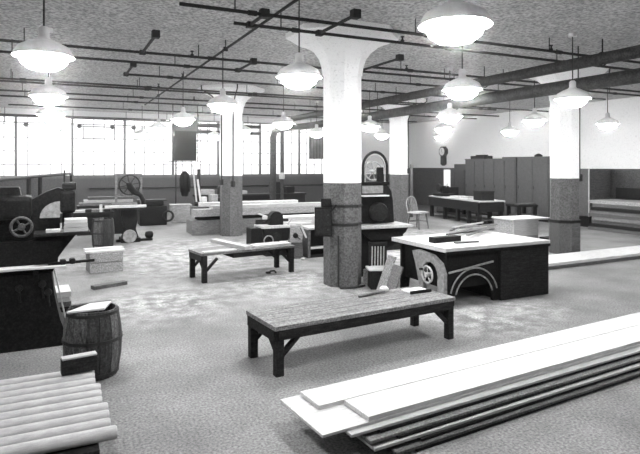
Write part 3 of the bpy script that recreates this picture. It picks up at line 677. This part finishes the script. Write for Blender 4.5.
# ------------------------------------------------------------------ round poles, lower left
names = ['farthest', 'second farthest', 'third farthest', 'fourth farthest', 'fifth farthest', 'sixth farthest', 'seventh farthest', 'eighth farthest', 'ninth farthest', 'nearest']
for i in range(2):
    slab('bearer', '%s timber bearer under the pale poles in the lower left' % ['left', 'right'][i], 'timber', [-.7, .08][i], [-.62, .16][i], 3.3, 4.52, 0, .07, darkwood, 'bearers under the poles')
for i in range(4):
    slab('gap_shade_board', 'added dark board shading the gaps between the pale poles, %s from the barrel' % ['first', 'second', 'third', 'fourth'][i], 'board', -1.0, .22-.012*(3-i), 4.5-.3*(i+1)+.01, 4.5-.3*i, .071, .099, iron2, 'added dark boards shading the pole gaps')  # dark boards added to put shade into the gaps between poles
for i in range(10):
    y = 4.46-.118*i
    o = MB().lathe([(.036, -1.25), (.04, -1.24), (.04, .0), (.032, .012)], seg=14, axis='X').build('round_pole', polewood, None, (.245+.007*i-.01*(i % 3), y, .141), 0, True)
    o.rotation_euler.z = R(.25*((i*7) % 3-1)); tag(o, 'pale round pole, %s of the row lying in the lower left corner' % names[i], 'pole', 'poles in the lower left corner')
slab('wood_block', 'dark block with pale top edge resting on the round poles before the barrel', 'wood block', .03, .27, 4.36, 4.44, .183, .29, darkwood, None, R(8))
slab('batten', 'thin pale batten lying on the dark block on the poles', 'batten', .03, .27, 4.365, 4.435, .291, .305, lightwood2, None, R(8))

# ------------------------------------------------------------------ right side
slab('wide_board', 'lower board of the wide white stack on the floor at the right', 'board', 6.6, 11.3, 6.42, 7.08, 0, .05, midwood, 'wide boards at the right', R(1))
slab('wide_board', 'upper white board of the wide stack on the floor at the right', 'board', 6.65, 11.2, 6.44, 7.06, .052, .10, lightwood, 'wide boards at the right', R(1))
t = thing('packing_case', 'pale open packing case behind the table saw', 'case', (8.62, 8.45, 0), R(-4))
MB().box(-.32, .32, -.3, -.28, .28, .6, .003).build('front_board', lightwood2, t); MB().box(-.32, .32, .28, .3, .0, .6, .003).build('back_board', palebox, t)
for x in (-.32, .30): MB().box(x, x+.02, -.28, .28, 0, .6, .003).build('end_board', palebox, t)
MB().box(-.32, .32, -.3, -.28, 0, .27, .003).build('front_board', palebox, t)
MB().box(-.36, .62, -.33, .33, .6, .63, .004).build('lid', lightwood, t)
slab('low_box', 'small dark box on the floor at the foot of the right column', 'box', 9.35, 9.75, 8.2, 8.5, 0, .18, iron2)
t = thing('column_guard', 'grey timber casing around the foot of the right column', 'guard', (8.98, 7.55, 0))
MB().lathe([(.279, 0), (.297, 0), (.297, .66), (.279, .66), (.279, 0)], seg=8, capped=False, off=.5).build('casing', midwood, t)
MB().lathe([(.298, .60), (.306, .60), (.306, .655), (.298, .655), (.298, .60)], seg=8, capped=False, off=.5).build('top_band', darkwood, t)
# lockers
GK = 'tall grey lockers along the right wall'
def locker(y0, y1, h, label, doors, dep=.7, lump=False):
    t = thing('locker', label, 'locker', (13.3, (y0+y1)/2, 0), 0, GK)
    w2 = (y1-y0)/2
    MB().box(0, dep, -w2, w2, .06, h, .006).build('case', lockerm, t); MB().box(.04, dep, -w2+.02, w2-.02, 0, .06).build('plinth', iron2, t)
    MB().box(-.02, dep+.0, -w2-.01, w2+.01, h, h+.03, .006).build('cornice', lockerm, t)
    n = doors
    for k in range(n):
        a = -w2+.03+(2*w2-.06)*k/n; b = -w2+.03+(2*w2-.06)*(k+1)/n
        dd = MB().box(-.018, 0, a+.012, b-.012, .1, h-.05, .004).build('door', lockerm, t)
        MB().tube([(-.035, b-.06, h*.5), (-.035, b-.06, h*.5+.1)], .01, 6).build('handle', iron2, dd)
locker(13.03, 15.45, 1.92, 'long bank of grey lockers standing against the right wall behind the workbench', 5)
locker(11.72, 12.99, 1.96, 'nearest grey locker unit on the right wall, slightly taller than the rest', 2)
locker(15.55, 16.5, 1.52, 'low grey locker at the far end of the locker row, below the clock', 2)
o = MB().box(-.2, .2, -.35, .35, 0, .11, .02).box(-.1, .14, -.2, .2, .11, .15, .02).build('parcel', iron2, None, (13.65, 15.0, 1.95)); tag(o, 'dark parcel lying on top of the long locker bank', 'parcel')
o = MB().box(-.2, .2, -.3, .3, 0, .05, .01).build('parcel', lockerm, None, (13.65, 13.5, 1.95)); tag(o, 'flat grey parcel on the right end of the long locker bank', 'parcel')
o = MB().lathe([(.12, 0), (.12, .05), (.05, .09), (.02, .1)], seg=16).build('tin', iron2, None, (13.6, 12.4, 1.99)); tag(o, 'low round tin on top of the nearest locker', 'tin')
o = MB().box(-.2, .2, -.3, .3, 0, .22, .02).build('carton', lockerm, None, (13.65, 15.95, 1.55)); tag(o, 'grey carton on top of the low far locker', 'carton')
# clock
c = thing('wall_clock', 'dark long-drop wall clock with white round face on the right wall', 'clock', (14.2, 17.85, 1.75))
MB().lathe([(.21, -.05), (.22, -.03), (.22, .10)], (0, 0, .54), 8, 'X', off=.5).build('case', clockw, c)
MB().lathe([(.155, -.065), (.16, -.05)], (0, 0, .54), 28, 'X').build('dial', paper, c)
MB().box(-.068, -.064, -.006, .006, .54, .66).bar((-.067, 0, .54), (-.067, -.07, .50), .012, .004).build('hands', iron, c)
MB().box(-.03, .10, -.12, .12, .03, .36, .01).prism([(-.12, .03), (.12, .03), (.0, -.04)], -.03, .1, 'YZ').build('drop_case', clockw, c)
MB().box(-.035, -.03, -.07, .07, .08, .28).build('pendulum_glass', lockerm, c)
# workbench at the back right
wbn = thing('carpenter_bench', 'long dark carpenter bench standing before the grey lockers', 'bench', (11.45, 13.3, 0), R(-10))
MB().box(-.36, .5, -1.35, 1.75, .64, .70, .005).build('top', lightwood2, wbn)
MB().box(-.38, -.36, -1.33, 1.73, .38, .66, .003).build('apron', darkwood, wbn); MB().box(-.34, .46, -1.36, -1.34, .38, .66, .003).build('end_apron', darkwood, wbn)
for y in (-1.25, -.7, -.05, .75, 1.65):
    MB().box(-.34, -.24, y-.05, y+.05, 0, .64, .004).build('leg', darkwood, wbn); MB().box(.36, .46, y-.05, y+.05, 0, .64, .004).build('leg', darkwood, wbn)
MB().box(-.2, .4, -1.2, 1.6, .10, .13).build('shelf', midwood, wbn)
def onb(x, y): 
    a = R(-10); return 11.45+x*math.cos(a)-y*math.sin(a), 13.3+x*math.sin(a)+y*math.cos(a)
x, y = onb(-.02, -1.05); t = thing('tool_box', 'dark wooden tool box on the near end of the carpenter bench', 'box', (x, y, .70), R(-14))
MB().box(-.2, .2, -.24, .24, 0, .24, .006).build('case', darkwood, t); MB().box(-.21, .21, -.25, .25, .24, .275, .004).build('lid', iron2, t)
for i, (bx, by, sx_, sy_, h, z0, mt, lb) in enumerate(((-.05, -.3, .4, .5, .03, .70, lightwood, 'lower pale board'), (-.02, -.25, .34, .36, .04, .73, lightwood2, 'upper pale board'), (.0, .45, .3, .4, .05, .70, lightwood, 'white board by itself'))):
    x, y = onb(bx, by); slab('bench_board', '%s lying in the middle of the carpenter bench' % lb, 'board', x-sx_/2, x+sx_/2, y-sy_/2, y+sy_/2, z0, z0+h, mt, 'boards on the carpenter bench', R(8*i-10))
x, y = onb(.0, 1.3); t = thing('bench_machine', 'small dark bench machine at the far end of the carpenter bench', 'machine', (x, y, .70), R(-10))
MB().box(-.3, .3, -.3, .25, 0, .08, .01).build('bed', iron, t); MB().box(-.12, .1, -.12, .1, .08, .34, .03).build('headstock', iron, t); MB().lathe([(.13, -.1), (.14, -.06), (.13, -.03)], (-.15, 0, .28), 18, 'X').build('wheel', iron2, t); MB().tube([(0, -.1, .3), (-.05, -.3, .42)], .015, 6).build('lever', steel, t)
o = MB().box(-.02, .02, -.17, .17, 0, .62, .01).box(-.1, .02, -.17, .17, 0, .02).build('white_sheet', paper, None, (12.6, 15.6, .95)); tag(o, 'white upright card standing on the small cupboard between bench machine and lockers', 'card')
t = thing('small_cupboard', 'low dark cupboard under the white card before the lockers', 'cupboard', (12.62, 15.6, 0))
MB().box(-.25, .25, -.3, .3, 0, .95, .006).build('case', iron2, t); MB().box(-.265, -.25, -.27, .27, .08, .88, .004).build('door', lockerm, t)
# second bench end / plank shelf right of bench
t = thing('plank_trestle', 'dark trestle with planks right of the carpenter bench, before the lockers', 'trestle', (12.35, 11.75, 0), R(-10))
MB().box(-.45, .22, -.3, .3, .52, .58, .004).build('top', darkwood, t)
for x in (-.38, .15):
    for y in (-.25, .25): MB().box(x-.04, x+.04, y-.04, y+.04, 0, .52).build('leg', darkwood, t)
MB().box(-.4, .17, -.28, .28, .25, .29).build('shelf', midwood, t)
slab('plank', 'pale plank on the trestle right of the carpenter bench', 'plank', 11.95, 12.5, 11.5, 11.75, .582, .62, midwood, None, R(-10))
# hoop-backed chair
ch = thing('hoop_chair', 'wooden hoop-backed spindle chair by the far column', 'chair', (8.86, 12.2, 0), R(-165))
MB().prism([(-.2, -.2), (.2, -.2), (.23, .0), (.2, .2), (-.2, .2), (-.23, 0)], .42, .46, 'XY').build('seat', lightwood2, ch)
for sx in (-1, 1):
    for sy in (-1, 1): MB().tube([(sx*.15, sy*.15, .42), (sx*.2, sy*.2, 0)], [.018, .015], 8).build('leg', midwood, ch)
MB().tube([(-.18, -.17, .2), (.18, -.17, .2)], .011, 6).tube([(-.17, -.17, .2), (-.17, .17, .2)], .011, 6).tube([(.17, -.17, .2), (.17, .17, .2)], .011, 6).build('stretcher', midwood, ch)
hoop = [(-.2, -.18, .46), (-.21, -.22, .62)]+[(-.21*math.cos(R(a)), -.24, .66+.2*math.sin(R(a))) for a in range(10, 180, 17)]+[(.21, -.22, .62), (.2, -.18, .46)]
MB().tube(hoop, .014, 8).build('back_hoop', palebox, ch)
for k in range(5):
    x = -.13+.065*k; MB().tube([(x*.8, -.17, .46), (x, -.235, .66+.2*math.sqrt(max(0, 1-(x/.21)**2)))], .008, 6).build('spindle', palebox, ch)
# things between far column and bench
lean('leaning_board', 'dark board standing on end left of the carpenter bench', 'board', 10.0, 14.6, 1.62, .18, .03, -3, 0, darkwood, 'boards standing left of the carpenter bench')
lean('leaning_board', 'slimmer grey board standing on end next to the dark one, left of the carpenter bench', 'board', 10.6, 14.95, 1.75, .10, .03, -3, 2, midwood, 'boards standing left of the carpenter bench')
slab('chest', 'dark low chest on the floor between the far column and the carpenter bench', 'chest', 9.55, 10.25, 14.9, 15.4, 0, .72, iron2, None, R(-10))
# right wall stock
t = thing('cupboard', 'tall dark cupboard with pale edge standing at the right wall', 'cupboard', (13.55, 10.75, 0))
MB().box(-.3, .6, -.42, .42, .3, 1.62, .006).build('case', midwood, t); MB().box(-.32, -.3, -.42, .42, .32, 1.6, .004).build('door', lockerm, t); MB().box(-.33, -.3, -.45, -.42, .3, 1.62).build('edge_strip', lightwood2, t); MB().box(-.25, .55, -.4, .4, 0, .3).build('plinth', iron, t)
for i in range(9):
    slab('stock_board', 'stacked stock board at the right edge by the wall, %s' % ['lowest', 'second lowest', 'third lowest', 'fourth lowest', 'middle one', 'fourth highest', 'third highest', 'second highest', 'pale topmost one'][i], 'board',
         12.85+.02*(i % 3), 13.9, 7.2, 10.05-.04*((i*5) % 4), .088*i, .088*i+.084, [midwood, darkwood, midwood, greywood, midwood, greywood, darkwood, midwood, palebox][i], 'stock boards at the right wall')
slab('shelf_plank', 'dark plank on edge against the right wall above the stock boards', 'plank', 14.05, 14.12, 7.5, 10.1, .80, 1.1, darkwood)

# ------------------------------------------------------------------ thin haze added through the whole shop to give the lamps halos
hz = bpy.data.materials.new('lamp_glow_haze'); hz.use_nodes = True; nt = hz.node_tree
for n in list(nt.nodes): nt.nodes.remove(n)
ou = nt.nodes.new('ShaderNodeOutputMaterial'); vs = nt.nodes.new('ShaderNodeVolumeScatter')
vs.inputs['Density'].default_value = .0042; vs.inputs['Anisotropy'].default_value = .975
nt.links.new(vs.outputs[0], ou.inputs['Volume'])
h = MB().box(XL-.1, XR+.1, YF-.1, YB+.25, -.1, CEIL+.1).build('glow_haze', hz); h['kind'] = 'stuff'
tag(h, 'thin haze added through the whole shop to make the lamps glow', 'haze')
